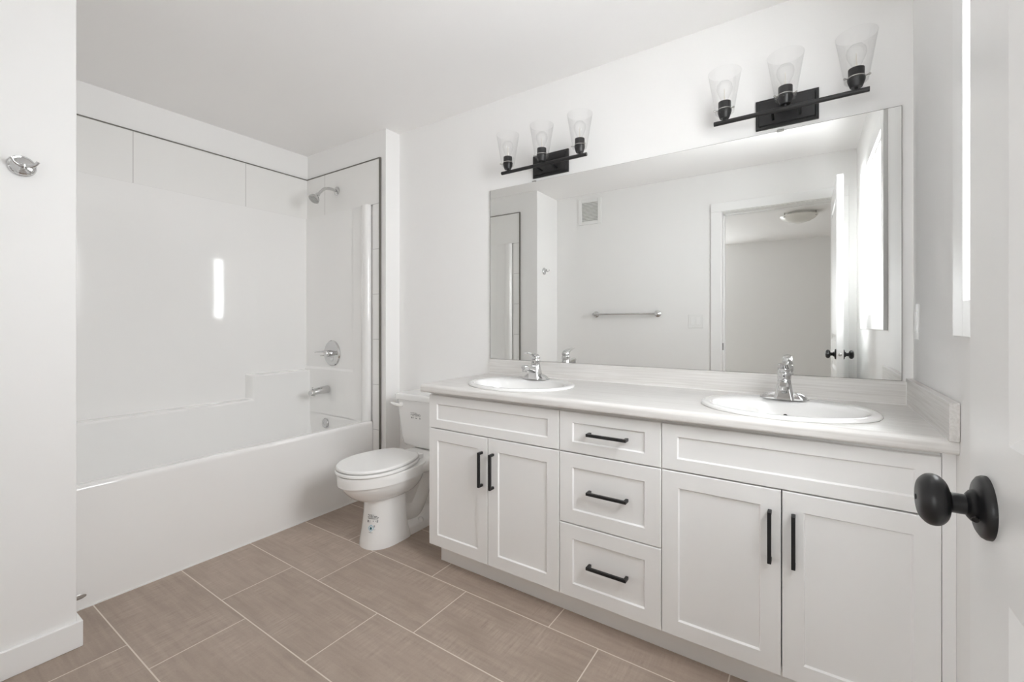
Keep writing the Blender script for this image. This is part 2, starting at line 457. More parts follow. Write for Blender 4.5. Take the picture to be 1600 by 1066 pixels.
# ------------------------------------------------------------------ door, standing open beside the camera
DT = 0.035; dxa = 0.157; dxb = dxa + DT; dy0, dy1 = -0.035, 0.722; dz0, dz1 = 0.012, 2.083
def door_slab():
    bm = bmesh.new()
    st = 0.118
    panels = [(0.235, 0.885), (1.035, dz1 - st)]
    py0, py1 = dy0 + st, dy1 - st
    ys = [dy0, py0, py1, dy1]; zs = [dz0, panels[0][0], panels[0][1], panels[1][0], panels[1][1], dz1]
    for side, x in ((-1, dxa), (1, dxb)):
        g = {}
        def V(y, z, dx=0.0):
            k = (round(y, 5), round(z, 5), round(dx, 5))
            if k not in g: g[k] = bm.verts.new((x - side * dx, y, z))
            return g[k]
        for i in range(3):
            for j in range(5):
                y0_, y1_, z0_, z1_ = ys[i], ys[i + 1], zs[j], zs[j + 1]
                if i == 1 and j in (1, 3):
                    steps = [(0, 0), (0.010, 0.007), (0.022, 0.007), (0.045, 0.0015)]
                    prev = None
                    for ins, dep in steps:
                        cur = [V(y0_ + ins, z0_ + ins, dep), V(y1_ - ins, z0_ + ins, dep), V(y1_ - ins, z1_ - ins, dep), V(y0_ + ins, z1_ - ins, dep)]
                        if prev:
                            for k in range(4):
                                bm.faces.new((prev[k], prev[(k + 1) % 4], cur[(k + 1) % 4], cur[k]))
                        prev = cur
                    bm.faces.new(prev)
                else:
                    bm.faces.new((V(y0_, z0_), V(y1_, z0_), V(y1_, z1_), V(y0_, z1_)))
        if side == -1: ga = dict(g)
        else: gb = dict(g)
    def ring(g):
        r = [g[(round(y, 5), round(dz0, 5), 0.0)] for y in ys] + [g[(round(dy1, 5), round(z, 5), 0.0)] for z in zs[1:]]
        r += [g[(round(y, 5), round(dz1, 5), 0.0)] for y in ys[::-1][1:]] + [g[(round(dy0, 5), round(z, 5), 0.0)] for z in zs[::-1][1:-1]]
        return r
    a, b = ring(ga), ring(gb)
    for k in range(len(a)):
        q = (k + 1) % len(a); bm.faces.new((a[k], a[q], b[q], b[k]))
    return bm
door = struct(obj('door_1', door_slab(), M['door']))
KY, KZ = 0.662, 0.957
def knob(side):
    x = dxa if side < 0 else dxb
    r = obj('door_knob', lathe(bmesh.new(), [(0.0, 0), (0.0325, 0), (0.0325, 0.003), (0.031, 0.006), (0.027, 0.0085), (0.0175, 0.0095), (0.0155, 0.0135), (0.0125, 0.016), (0.0105, 0.017),
        (0.0105, 0.028)] + [(p.x, p.y) for p in catmull([(0.0125, 0.0292, 0), (0.020, 0.0315, 0), (0.0255, 0.0362, 0), (0.0275, 0.042, 0), (0.0262, 0.048, 0), (0.021, 0.0532, 0), (0.0150, 0.0555, 0), (0.0070, 0.0561, 0)], 4)] + [(0.0, 0.0562)], (x, KY, KZ), (side, 0, 0), 96),
        M['black'], door, smooth=True, sharp=60)
    obj('lock_button', lathe(bmesh.new(), [(0, 0), (0.0028, 0), (0.0028, 0.0012), (0, 0.0012)], (x + side * 0.0558, KY, KZ), (side, 0, 0), 16), M['dark'], r)
    obj('set_screw', lathe(bmesh.new(), [(0, 0), (0.003, 0), (0.003, 0.003), (0, 0.003)], (x + side * 0.0125, KY - 0.016, KZ - 0.008), (side * 0.3, -1, -0.4), 12), M['black'], r)
knob(-1); knob(1)
obj('latch', B((dxa + 0.006, dxb - 0.006, dy1 - 0.001, dy1 + 0.0012, KZ - 0.028, KZ + 0.028)), M['plastic'], door)
obj('latch_bolt', lathe(bmesh.new(), [(0, 0), (0.009, 0), (0.009, 0.004), (0.006, 0.007), (0, 0.007)], ((dxa + dxb) / 2, dy1, KZ), (0, 1, 0), 20), M['nickel'], door, smooth=True)

# ------------------------------------------------------------------ bathtub with its one-piece surround
tub = thing('bathtub', 'white acrylic alcove bathtub with tall glossy one-piece wall surround', 'bathtub', (-2.83, 1.2, 0))
AX = -2.430; TY0, TY1 = YW + TS, YP - TS; TX0 = XT + 0.001
RZ = 0.497
bm = bmesh.new()
rings = []
o_ = (TX0, AX, TY0, TY1)
def R_(ins, z, r, dx=0.0): return rrect(TX0 + ins, AX - ins + dx, TY0 + ins, TY1 - ins, z, r)
rings += [rrect(TX0, AX, TY0, TY1, 0.0, 0.002), rrect(TX0, AX, TY0, TY1, RZ - 0.024, 0.002), rrect(TX0, AX, TY0, TY1, RZ - 0.018, 0.002)]
for k in range(1, 6):
    a = PI / 2 * k / 5
    rings.append(rrect(TX0, AX - 0.018 * (1 - math.cos(a)), TY0, TY1, RZ - 0.018 + 0.018 * math.sin(a), 0.003 + 0.0005 * k))
wx0, wx1, wy0, wy1 = TX0 + 0.050, AX - 0.058, TY0 + 0.002, TY1 - 0.002
for k in range(0, 5):
    a = PI / 2 * k / 4
    i = 0.014 * (1 - math.cos(PI / 2 - a)) if False else 0.014 * math.sin(a)
    rings.append(rrect(wx0 - 0.014 + i, wx1 + 0.014 - i, wy0 - 0.014 + i, wy1 + 0.014 - i, RZ - 0.014 * (1 - math.cos(a)), 0.05))
for z, ins in ((0.40, 0.006), (0.28, 0.018), (0.17, 0.035), (0.12, 0.055), (0.10, 0.085), (0.092, 0.13)):
    rings.append(rrect(wx0 + ins, wx1 - ins, wy0 + ins * 1.8, wy1 - ins, z, 0.055 + ins * 0.5))
loft(bm, rings)
obj('tub_shell', bm, M['acrylic'], tub, smooth=True, sharp=50)
# back panel with stepped ledge
TP = 1.953
bp_ = obj('back_panel', B((TX0, TX0 + 0.014, TY0, TY1, RZ - 0.01, TP)), M['acrylic'], tub)
bm = bmesh.new()
out = [(TY0, 0.20), (TY1, 0.20), (TY1, 0.806), (1.500, 0.806), (1.500, 0.640), (TY0, 0.640)]
def step_block():
    bm = bmesh.new()
    d0, d1 = TX0 + 0.010, TX0 + 0.074
    c = 0.030
    front = [(TY0, 0.20), (TY1, 0.20), (TY1, 0.806 - c * .25), (1.500 + c * 0.9, 0.806 - c * .25), (1.500 + c * 0.9, 0.640 - c * .25), (TY0, 0.640 - c * .25)]
    mid = [(TY0, 0.20), (TY1, 0.20), (TY1, 0.806), (1.500, 0.806), (1.500, 0.640), (TY0, 0.640)]
    loft(bm, [[Vector((x, y, z)) for y, z in pr] for x, pr in ((d0, mid), (d0 + 0.012, mid), (d1, front))])
    return bm
obj('ledge', step_block(), M['acrylic'], tub, bevel=0.011, bseg=4)
# end panels: recessed field above, front column, lower block
def end_panel(face, s):
    # face: y of the surface against the wall, s: direction into the tub
    bm = bmesh.new()
    xs = [TX0, -2.628, -2.632, -2.530, -2.512, -2.488, -2.470, -2.452]
    def prof(rec, lo):
        return [(TX0, face), (TX0, face + s * lo), (-2.630, face + s * lo), (-2.618, face + s * 0.016), (-2.530, face + s * 0.017), (-2.516, face + s * 0.026), (-2.495, face + s * 0.032),
                (-2.470, face + s * 0.032), (-2.456, face + s * 0.026), (-2.450, face + s * 0.012), (-2.450, face)]
    prism_z(bm, prof(0, 0.009), 0.83, TP)
    prism_z(bm, [(TX0, face), (TX0, face + s * 0.018), (-2.60, face + s * 0.018), (-2.53, face + s * 0.017), (-2.50, face + s * 0.010), (-2.50, face)], 0.20, RZ - 0.010)
    prism_z(bm, prof(0, 0.018), RZ - 0.012, 0.815)
    # sloping shelf between the recessed field and the block
    loft(bm, [[Vector((x, y, z)) for x, y in prof(0, l)] for z, l in ((0.815, 0.018), (0.83, 0.009))], False, False)
    bmesh.ops.remove_doubles(bm, verts=bm.verts, dist=1e-5)
    return bm
obj('end_panel', end_panel(TY1, -1), M['acrylic'], tub, smooth=True, sharp=60)
obj('end_panel', end_panel(TY0, 1), M['acrylic'], tub, smooth=True, sharp=60)
ov = obj('overflow_plate', lathe(bmesh.new(), [(0, 0), (0.036, 0), (0.036, 0.004), (0.031, 0.010), (0.012, 0.013), (0.010, 0.011), (0, 0.011)], (-2.93, TY1 - 0.020, 0.425), (0, -1, 0.12), 36), M['chrome'], tub, smooth=True)
obj('drain', lathe(bmesh.new(), [(0, 0), (0.035, 0), (0.032, 0.004), (0, 0.005)], (-2.83, 1.72, 0.0915), (0, 0, 1), 32), M['chrome'], tub, smooth=True)
bm = lathe(bmesh.new(), [(0, 0), (0.0225, 0), (0.0225, 0.0015), (0.020, 0.0022), (0, 0.0022)], (AX - 0.0004, 0.510, 0.052), (1, 0, 0), 32)
for v in bm.verts: v.co.z = 0.052 + (v.co.z - 0.052) * 0.42
obj('maker_badge', bm, M['nickel'], tub, smooth=True)
obj('caulk_line', B((AX, AX + 0.004, TY0, TY1, 0.0, 0.005)), M['seam'], tub)

# shower head, valve, spout
sh = thing('overhead_shower', 'small chrome shower head on a bent arm above the tub', 'shower head', (-2.825, TY1, 2.112))
x, y, z = -2.825, TY1, 2.108
obj('flange', lathe(bmesh.new(), [(0.009, 0), (0.031, 0), (0.031, 0.003), (0.024, 0.009), (0.012, 0.013), (0.0, 0.013)], (x, y, z), (0, -1, 0), 32), M['chrome'], sh, smooth=True)
obj('arm', tube(bmesh.new(), [(x, y - 0.005, z), (x, y - 0.05, z + 0.004), (x, y - 0.095, z - 0.006), (x, y - 0.13, z - 0.038), (x, y - 0.15, z - 0.062)], 0.0105, 16), M['chrome'], sh, smooth=True, sharp=60)
ax = Vector((0, -0.62, -0.78)).normalized(); hb = Vector((x, y - 0.145, z - 0.055))
obj('spray_head', lathe(bmesh.new(), [(0, 0), (0.013, 0), (0.015, 0.008), (0.014, 0.016), (0.020, 0.026), (0.033, 0.040), (0.038, 0.052), (0.038, 0.060), (0.035, 0.062), (0.035, 0.0605), (0, 0.0605)], hb, ax, 40), M['chrome'], sh, smooth=True, sharp=50)
obj('spray_face', lathe(bmesh.new(), [(0, 0.0608), (0.034, 0.0608), (0.034, 0.063), (0.020, 0.0635), (0.019, 0.0655), (0, 0.0655)], hb, ax, 40), M['grille'], sh, smooth=True)

yv = TY1 - 0.009
sv = thing('shower_valve', 'chrome shower mixer with round plate and blade lever on the tub end wall', 'shower valve', (-2.865, yv, 0.937))
cx, cz = -2.865, 0.937
obj('plate', lathe(bmesh.new(), [(0, 0), (0.094, 0), (0.094, 0.003), (0.088, 0.010), (0.078, 0.012), (0.072, 0.010), (0.040, 0.014), (0.034, 0.018), (0, 0.018)], (cx, yv, cz), (0, -1, 0), 56), M['chrome'], sv, smooth=True)
obj('stem', lathe(bmesh.new(), [(0, 0.017), (0.024, 0.017), (0.024, 0.05), (0.020, 0.058), (0, 0.058)], (cx, yv, cz), (0, -1, 0), 32), M['chrome'], sv, smooth=True)
obj('lever', tube(bmesh.new(), [(cx - 0.005, yv - 0.048, cz + 0.012), (cx - 0.02, yv - 0.06, cz + 0.014), (cx - 0.06, yv - 0.07, cz + 0.010), (cx - 0.095, yv - 0.078, cz + 0.006)], [0.013, 0.011, 0.008, 0.005], 14, flat=0.7), M['chrome'], sv, smooth=True)
obj('temperature_stop', tube(bmesh.new(), [(cx - 0.004, yv - 0.03, cz - 0.014), (cx - 0.03, yv - 0.042, cz - 0.016), (cx - 0.07, yv - 0.05, cz - 0.018)], [0.012, 0.008, 0.004], 12, flat=0.6), M['nickel'], sv, smooth=True)

ys_ = TY1 - 0.018
sp = thing('tub_spout', 'chrome bathtub spout below the shower mixer', 'tub spout', (-2.905, ys_, 0.675))
cx, cz = -2.905, 0.672
bm = bmesh.new()
pr_ = []
secs = [(0.000, 0.030, 0.030, 0), (0.004, 0.032, 0.032, 0), (0.03, 0.031, 0.031, -0.001), (0.08, 0.027, 0.027, -0.003), (0.115, 0.025, 0.024, -0.006), (0.135, 0.024, 0.022, -0.010), (0.142, 0.020, 0.017, -0.013)]
rr = []
for d_, a_, b_, dz_ in secs:
    rr.append([Vector((cx + a_ * math.cos(t), ys_ - d_, cz + dz_ + b_ * math.sin(t) * (0.82 if math.sin(t) < 0 else 1))) for t in [2 * PI * k / 32 for k in range(32)]])
obj('spout_body', loft(bm, rr), M['chrome'], sp, smooth=True, sharp=60)
obj('nozzle', lathe(bmesh.new(), [(0, 0), (0.018, 0), (0.018, 0.018), (0.014, 0.020), (0, 0.020)], (cx, ys_ - 0.118, cz - 0.012), (0, -0.25, -1), 28), M['chrome'], sp, smooth=True)
obj('diverter_knob', lathe(bmesh.new(), [(0.003, -0.006), (0.003, 0.010), (0.008, 0.011), (0.008, 0.015), (0, 0.016)], (cx, ys_ - 0.122, cz + 0.014), (0, -0.2, 1), 20), M['chrome'], sp, smooth=True)

# ------------------------------------------------------------------ toilet
XC = -1.888
def S(xl, s, z): return Vector((XC + xl, YV - s, z))
def egg(z, sf, sb, w, pb=2.6, pf=2.0, n=56, mid=None, cut=None):
    """outline: front half elliptical, back half squarer"""
    c = mid if mid is not None else sb + (sf - sb) * 0.45
    pts = []
    for k in range(n):
        t = 2 * PI * k / n
        cs_, sn = math.cos(t), math.sin(t)
        p = pf if sn > 0 else pb
        X = w * math.copysign(abs(cs_) ** (2 / p), cs_)
        Y = (sf - c if sn > 0 else c - sb) * math.copysign(abs(sn) ** (2 / p), sn)
        if cut is not None and sn < 0: Y = max(Y * cut, sb - c)
        pts.append(S(X, c + Y, z))
    return pts
def smooth_rings(spec, sub=4, **kw):
    v = catmull([(a, b, c) for a, b, c, d in spec], sub); w = catmull([(d, 0, 0) for *_, d in spec], sub)
    return [egg(p.x, p.y, p.z, q.x, **kw) for p, q in zip(v, w)]
toilet = thing('toilet', 'white two-piece toilet with closed lid between tub and vanity', 'toilet', (XC, 1.75, 0))
bm = bmesh.new()
top = [(0.375, 0.752, 0.26, 0.178), (0.394, 0.752, 0.26, 0.178), (0.398, 0.748, 0.262, 0.174)]
rim = [(0.345, 0.750, 0.26, 0.177)] + top
loft(bm, [egg(*q) for q in rim])
bowl = [(0.347, 0.736, 0.268, 0.166), (0.325, 0.728, 0.272, 0.161), (0.298, 0.708, 0.28, 0.149), (0.270, 0.678, 0.30, 0.130), (0.248, 0.640, 0.32, 0.105), (0.235, 0.59, 0.34, 0.075)]
loft(bm, smooth_rings(bowl, 5))
obj('bowl', bm, M['porcelain'], toilet, smooth=True, sharp=55)
# deck under the tank, blending into the bowl
def deck_ring(s, w, z0, z1, r=0.02):
    pts = []
    for cx_, cz_, a0 in ((w - r, z1 - r, 0), (-w + r, z1 - r, PI / 2), (-w + r, z0 + r, PI), (w - r, z0 + r, 3 * PI / 2)):
        for k in range(7):
            a = a0 + PI / 2 * k / 6
            pts.append(S(cx_ + r * math.cos(a), s, cz_ + r * math.sin(a)))
    return pts
bm = bmesh.new()
loft(bm, [deck_ring(0.03, 0.105, 0.335, 0.397), deck_ring(0.10, 0.115, 0.325, 0.398), deck_ring(0.20, 0.125, 0.315, 0.398), deck_ring(0.28, 0.145, 0.325, 0.397), deck_ring(0.36, 0.165, 0.34, 0.396), deck_ring(0.46, 0.170, 0.35, 0.394)])
obj('deck', bm, M['porcelain'], toilet, smooth=True, sharp=60)
PED = [(0.27, 0.595, 0.40, 0.086), (0.22, 0.595, 0.40, 0.085), (0.15, 0.600, 0.40, 0.088), (0.08, 0.609, 0.395, 0.094), (0.03, 0.618, 0.385, 0.101), (0.0, 0.621, 0.38, 0.103)]
bm = bmesh.new(); loft(bm, smooth_rings(PED, 4, pb=9, pf=2.3))
ped = obj('pedestal', bm, M['porcelain'], toilet, smooth=True, sharp=60)
bm = bmesh.new()
loft(bm, [egg(z, sf, sb, w, pb=4, pf=4) for z, sf, sb, w in ((0.0, 0.50, 0.08, 0.094), (0.035, 0.50, 0.085, 0.092), (0.05, 0.495, 0.09, 0.084), (0.06, 0.49, 0.10, 0.064), (0.10, 0.47, 0.11, 0.046), (0.20, 0.45, 0.115, 0.044), (0.345, 0.42, 0.10, 0.056))])
obj('base_foot', bm, M['porcelain'], toilet, smooth=True, sharp=60)
bm = bmesh.new()
tube(bm, [S(0, 0.44, 0.20), S(0, 0.38, 0.115), S(0, 0.31, 0.10), S(0, 0.255, 0.165), S(0, 0.215, 0.25), S(0, 0.17, 0.29), S(0, 0.125, 0.23), S(0, 0.12, 0.10), S(0, 0.12, 0.02)], [0.055, 0.066, 0.070, 0.068, 0.068, 0.068, 0.066, 0.066, 0.066], 24, 6)
obj('trapway', bm, M['porcelain'], toilet, smooth=True, sharp=60)
for sx in (-1, 1):
    obj('bolt_cap', lathe(bmesh.new(), [(0.0165, 0), (0.0165, 0.006), (0.014, 0.014), (0.008, 0.019), (0, 0.0205)], S(sx * 0.080, 0.30, 0.045), (sx * 0.25, 0, 1), 24), M['seat'], toilet, smooth=True, sharp=60)
# seat and lid
def slab(z0, z1, sf, sb, w, r=0.006):
    bm = bmesh.new()
    kw = dict(pb=2.0, pf=2.1, mid=0.545, cut=1.22)
    loft(bm, [egg(z0, sf - r, sb + r, w - r, **kw), egg(z0 + r * 0.6, sf, sb, w, **kw), egg(z1 - r, sf, sb, w, **kw), egg(z1 - r * 0.3, sf - r * 0.35, sb + r * .3, w - r * 0.35, **kw), egg(z1, sf - r * 1.6, sb + r * 1.3, w - r * 1.6, **kw)])
    return bm
obj('seat', slab(0.4005, 0.4165, 0.753, 0.326, 0.175, 0.005), M['seat'], toilet, smooth=True, sharp=50)
obj('lid', slab(0.4195, 0.436, 0.748, 0.328, 0.170, 0.006), M['seat'], toilet, smooth=True, sharp=50)
for sx in (-1, 1):
    obj('hinge', B((XC + sx * 0.075 - 0.022, XC + sx * 0.075 + 0.022, YV - 0.325, YV - 0.292, 0.398, 0.424)), M['seat'], toilet, bevel=0.006)
# tank
def tank_ring(z, w, s0, s1, r):
    return [Vector((p.x, p.y, z)) for p in rrect(XC - w, XC + w, YV - s1, YV - s0, z, r)]
XCT = XC
bm = bmesh.new()
loft(bm, [tank_ring(0.401, 0.165, 0.050, 0.165, 0.030), tank_ring(0.407, 0.187, 0.036, 0.179, 0.036), tank_ring(0.425, 0.203, 0.027, 0.188, 0.038), tank_ring(0.46, 0.214, 0.022, 0.191, 0.04), tank_ring(0.55, 0.227, 0.020, 0.195, 0.038), tank_ring(0.688, 0.242, 0.018, 0.199, 0.035)])
tk = obj('tank', bm, M['porcelain'], toilet, smooth=True, sharp=60)
bm = bmesh.new()
loft(bm, [tank_ring(0.686, 0.244, 0.014, 0.204, 0.036), tank_ring(0.689, 0.252, 0.010, 0.210, 0.036), tank_ring(0.712, 0.252, 0.010, 0.210, 0.036), tank_ring(0.722, 0.246, 0.014, 0.204, 0.034), tank_ring(0.724, 0.236, 0.02, 0.195, 0.03)])
obj('tank_lid', bm, M['porcelain'], toilet, smooth=True, sharp=50)
fl = obj('flush_lever', lathe(bmesh.new(), [(0, 0), (0.014, 0), (0.014, 0.010), (0.010, 0.014), (0.008, 0.022), (0, 0.022)], S(-0.185, 0.197, 0.655), (0, -1, 0), 24), M['seat'], toilet, smooth=True)
obj('lever_arm', tube(bmesh.new(), [S(-0.178, 0.218, 0.655), S(-0.195, 0.222, 0.656), S(-0.225, 0.224, 0.660), S(-0.252, 0.222, 0.664)], [0.008, 0.010, 0.0095, 0.006], 14, flat=0.9), M['seat'], fl, smooth=True)

def marks(P, rows, seed, mw=0.0009, h=0.0015):
    """tiny illegible print: P(u,v) maps label metres to a point on the surface"""
    rnd = random.Random(seed); bm = bmesh.new()
    for v, u0, u1, hh in rows:
        u = u0
        while u < u1:
            w = rnd.uniform(0.0008, 0.0022)
            if rnd.random() < 0.85:
                q = [P(u, v), P(u + w, v), P(u + w, v + hh), P(u, v + hh)]
                bm.faces.new([bm.verts.new(p) for p in q])
            u += w + rnd.uniform(0.0005, 0.0009)
    return bm
# label on the tank front
yt = YV - 0.2006
def Pt(u, v):
    z = 0.578 + v; f = (z - 0.55) / 0.138
    return Vector((-1.995 + u * 1.7, YV - (0.195 + 0.004 * f) - 0.0006, z))
obj('tank_label', marks(Pt, [(0.034, 0, 0.030, 0.0035), (0.028, 0.004, 0.046, 0.003), (0.023, 0.0, 0.05, 0.0035), (0.017, 0.008, 0.047, 0.003), (0.002, 0.002, 0.014, 0.009), (0.003, 0.022, 0.032, 0.006), (0.003, 0.043, 0.047, 0.008)], 3), M['ink'], toilet)
# labels on the pedestal front
spec = smooth_rings(PED, 8, pb=9, pf=2.3)
def Pp(u, v):
    # u: metres along the outline from the front centre, v: height
    z = v
    for a, b in zip(spec, spec[1:]):
        if a[0].z >= z >= b[0].z:
            f = (a[0].z - z) / max(a[0].z - b[0].z, 1e-6); break
    ring = [pa.lerp(pb_, f) for pa, pb_ in zip(a, b)]
    c = 14  # front centre index (56 points, t = 90 degrees)
    if u >= 0: seq = [ring[(c - k) % 56] for k in range(20)]
    else: seq = [ring[(c + k) % 56] for k in range(20)]
    d = abs(u); L = 0
    for p, q in zip(seq, seq[1:]):
        l = (q - p).length
        if L + l >= d: 
            pt = p.lerp(q, (d - L) / l); break
        L += l
    cen = Vector((XC, YV - 0.48, z)); nrm = (pt - cen); nrm.z = 0; nrm.normalize()
    return pt + nrm * 0.0009
U0 = 0.012
def Pl(u, v): return Pp(U0 - 0.004 + u * 1.25, 0.130 + v * 1.1)
obj('pedestal_label', marks(Pl, [(0.034, 0, 0.028, 0.0035), (0.0285, 0.002, 0.046, 0.0035), (0.0235, 0.0, 0.047, 0.0035), (0.018, 0.002, 0.047, 0.003), (0.001, 0.0, 0.012, 0.010), (0.006, 0.026, 0.037, 0.006), (0.003, 0.042, 0.046, 0.010)], 5), M['ink'], toilet)
def diamond(cu, cv, r0, r1, n=24, pw=1.25, k=1.0):
    bm = bmesh.new(); A = []; Bv = []
    for i in range(n):
        t = 2 * PI * i / n
        f = 1 / (abs(math.cos(t)) ** pw + abs(math.sin(t)) ** pw) ** (1 / pw)
        A.append(bm.verts.new(Pp(cu + r0 * f * math.cos(t), cv + r0 * f * math.sin(t))))
        if r1 > 0: Bv.append(bm.verts.new(Pp(cu + r1 * f * math.cos(t), cv + r1 * f * math.sin(t))))
    if r1 > 0:
        for i in range(n): bm.faces.new((A[i], A[(i + 1) % n], Bv[(i + 1) % n], Bv[i]))
    else: bm.faces.new(A)
    return bm
obj('emblem_ring', diamond(U0 + 0.021, 0.105, 0.0165, 0.0125), M['lightblue'], toilet)
bm = bmesh.new(); vs_ = []
for i in range(20):
    t = i / 20 * 2 * PI
    r = 0.0062
    uu = r * math.cos(t) * (1.0 if math.sin(t) < 0 else (1 - math.sin(t)) ** 0.6 if math.sin(t) < 0.98 else 0.05); vv = r * math.sin(t) * (1 if math.sin(t) < 0 else 1.55)
    vs_.append(bm.verts.new(Pp(U0 + 0.021 + uu, 0.1035 + vv)))
bm.faces.new(vs_)
obj('water_drop', bm, M['teal'], toilet)
obj('emblem_text', marks(lambda u, v: Pp(U0 + 0.010 + u, 0.082 + v), [(0.0, 0.002, 0.022, 0.003)], 9), M['ink'], toilet)
obj('emblem_text', marks(lambda u, v: Pp(U0 + 0.035 + u, 0.098 + v), [(0.012, 0.0, 0.006, 0.010), (0.0, 0.002, 0.010, 0.002)], 11), M['ink'], toilet)
# water supply
vl = thing('shutoff_valve', 'small dark water shutoff valve low on the wall behind the toilet', 'valve', (-1.655, YV, 0.15))
obj('escutcheon', lathe(bmesh.new(), [(0, 0), (0.028, 0), (0.024, 0.008), (0.008, 0.010), (0.008, 0.05), (0, 0.05)], (-1.655, YV, 0.15), (0, -1, 0), 24), M['chrome'], vl, smooth=True)
obj('handle', lathe(bmesh.new(), [(0, 0), (0.017, 0), (0.019, 0.006), (0.017, 0.012), (0, 0.012)], (-1.655, YV - 0.05, 0.15), (0, -1, 0), 16), M['dark'], vl, smooth=True)
obj('supply_hose', tube(bmesh.new(), [(-1.655, YV - 0.035, 0.155), (-1.652, YV - 0.036, 0.25), (-1.66, YV - 0.06, 0.34), (-1.69, YV - 0.09, 0.402)], 0.006, 12), M['grille'], vl, smooth=True)

# ------------------------------------------------------------------ vanity cabinets
YD = 1.535
def shaker(x0, x1, z0, z1, fw=0.053, fwz=None, y=YD, th=0.018, dep=0.006, bev=0.004):
    """shaker door or drawer front: flat frame around a recessed field, eased outer edges"""
    bm = bmesh.new(); fz = fwz if fwz is not None else fw
    e = 0.0018
    loops = [(0, 0, th), (0, 0, e), (e, e, 0), (fw, fz, 0), (fw + bev, fz + bev, dep), ]
    L = []
    for ix, iz, d in loops:
        L.append([bm.verts.new((x, y + d, z)) for x, z in ((x0 + ix, z0 + iz), (x1 - ix, z0 + iz), (x1 - ix, z1 - iz), (x0 + ix, z1 - iz))])
    for a, b in zip(L, L[1:]):
        for k in range(4):
            q = (k + 1) % 4; bm.faces.new((a[k], a[q], b[q], b[k]))
    bm.faces.new(L[0]); bm.faces.new(L[-1])
    return bm
def pull(cx, cz, ln, horiz, parent):
    w = 0.0105; pr_ = 0.030
    y0, y1 = YD - pr_, YD + 0.0005
    yf = y0 + w
    if horiz: bs = [(cx - ln / 2, cx + ln / 2, y0, yf, cz - w / 2, cz + w / 2)] + [(cx + s * (ln / 2 - w / 2) - w / 2, cx + s * (ln / 2 - w / 2) + w / 2, yf, y1, cz - w / 2, cz + w / 2) for s in (-1, 1)]
    else: bs = [(cx - w / 2, cx + w / 2, y0, yf, cz - ln / 2, cz + ln / 2)] + [(cx - w / 2, cx + w / 2, yf, y1, cz + s * (ln / 2 - w / 2) - w / 2, cz + s * (ln / 2 - w / 2) + w / 2) for s in (-1, 1)]
    return obj('handle', B(*bs), M['black'], parent, bevel=0.0009)
ZB, ZT = 0.103, 0.827
def carcass(name, label, x0, x1):
    t = thing(name, label, 'cabinet', ((x0 + x1) / 2, 1.83, 0))
    g = 0.018
    a, b = x0 + 0.0005, x1 - 0.0005
    obj('carcass', B((a, a + g, YD + 0.0185, YV - 0.001, ZB, ZT), (b - g, b, YD + 0.0185, YV - 0.001, ZB, ZT), (a + g, b - g, YD + 0.0185, YV - 0.001, ZB, ZB + g),
                     (a + g, b - g, YV - 0.012, YV - 0.001, ZB + g, ZT), (a + g, b - g, YD + 0.0185, YD + 0.07, ZT - g, ZT)), M['cabinet'], t)
    return t
XA, X1, X2, XZ = -1.503, -0.8045, -0.414, 0.284
G = 0.0016
def toe(x0, x1, parent, left=False):
    obj('toe_kick', B((x0, x1, 1.602, 1.618, 0.0, ZB)) if not left else B((x0, x1, 1.602, 1.618, 0.0, ZB), (x0, x0 + 0.016, 1.618, YV - 0.02, 0, ZB)), M['cabinet'], parent)
def sink_base(name, label, x0, x1, xs, hx, last=False):
    t = carcass(name, label, x0, x1)
    obj('false_front', shaker(x0 + G, x1 - G, 0.6590, 0.8125, 0.050, 0.0395), M['cabinet'], t)
    d1 = obj('door', shaker(x0 + G, xs - G, ZB + 0.0005, 0.6545), M['cabinet'], t)
    d2 = obj('door', shaker(xs + G, x1 - G, ZB + 0.0005, 0.6545), M['cabinet'], t)
    pull(xs - hx, 0.517, 0.152, False, d1); pull(xs + hx, 0.517, 0.152, False, d2)
    return t
c1 = sink_base('sink_cabinet', 'white two-door sink cabinet beside the toilet, black vertical pulls', XA, X1, -1.153, 0.030)
toe(XA + 0.018, X1, c1, True)
c2 = carcass('drawer_cabinet', 'white cabinet of three stacked drawers in the middle of the vanity', X1, X2)
for z0, z1, hz, fz in ((0.6590, 0.8125, 0.7385, 0.0395), (0.3855, 0.6545, 0.522, 0.053), (ZB + 0.0005, 0.3810, 0.247, 0.053)):
    d = obj('drawer', shaker(X1 + G, X2 - G, z0, z1, 0.055, fz), M['cabinet'], c2)
    pull((X1 + X2) / 2 + 0.005, hz, 0.152, True, d)
toe(X1, X2, c2)
c3 = sink_base('sink_cabinet', 'white two-door sink cabinet at the window wall, black vertical pulls', X2, XZ, -0.064, 0.030)
obj('filler', B((XZ, XR - 0.0005, YD + 0.003, YD + 0.021, ZB, 0.8225)), M['cabinet'], c3)
toe(X2, XR - 0.0005, c3)

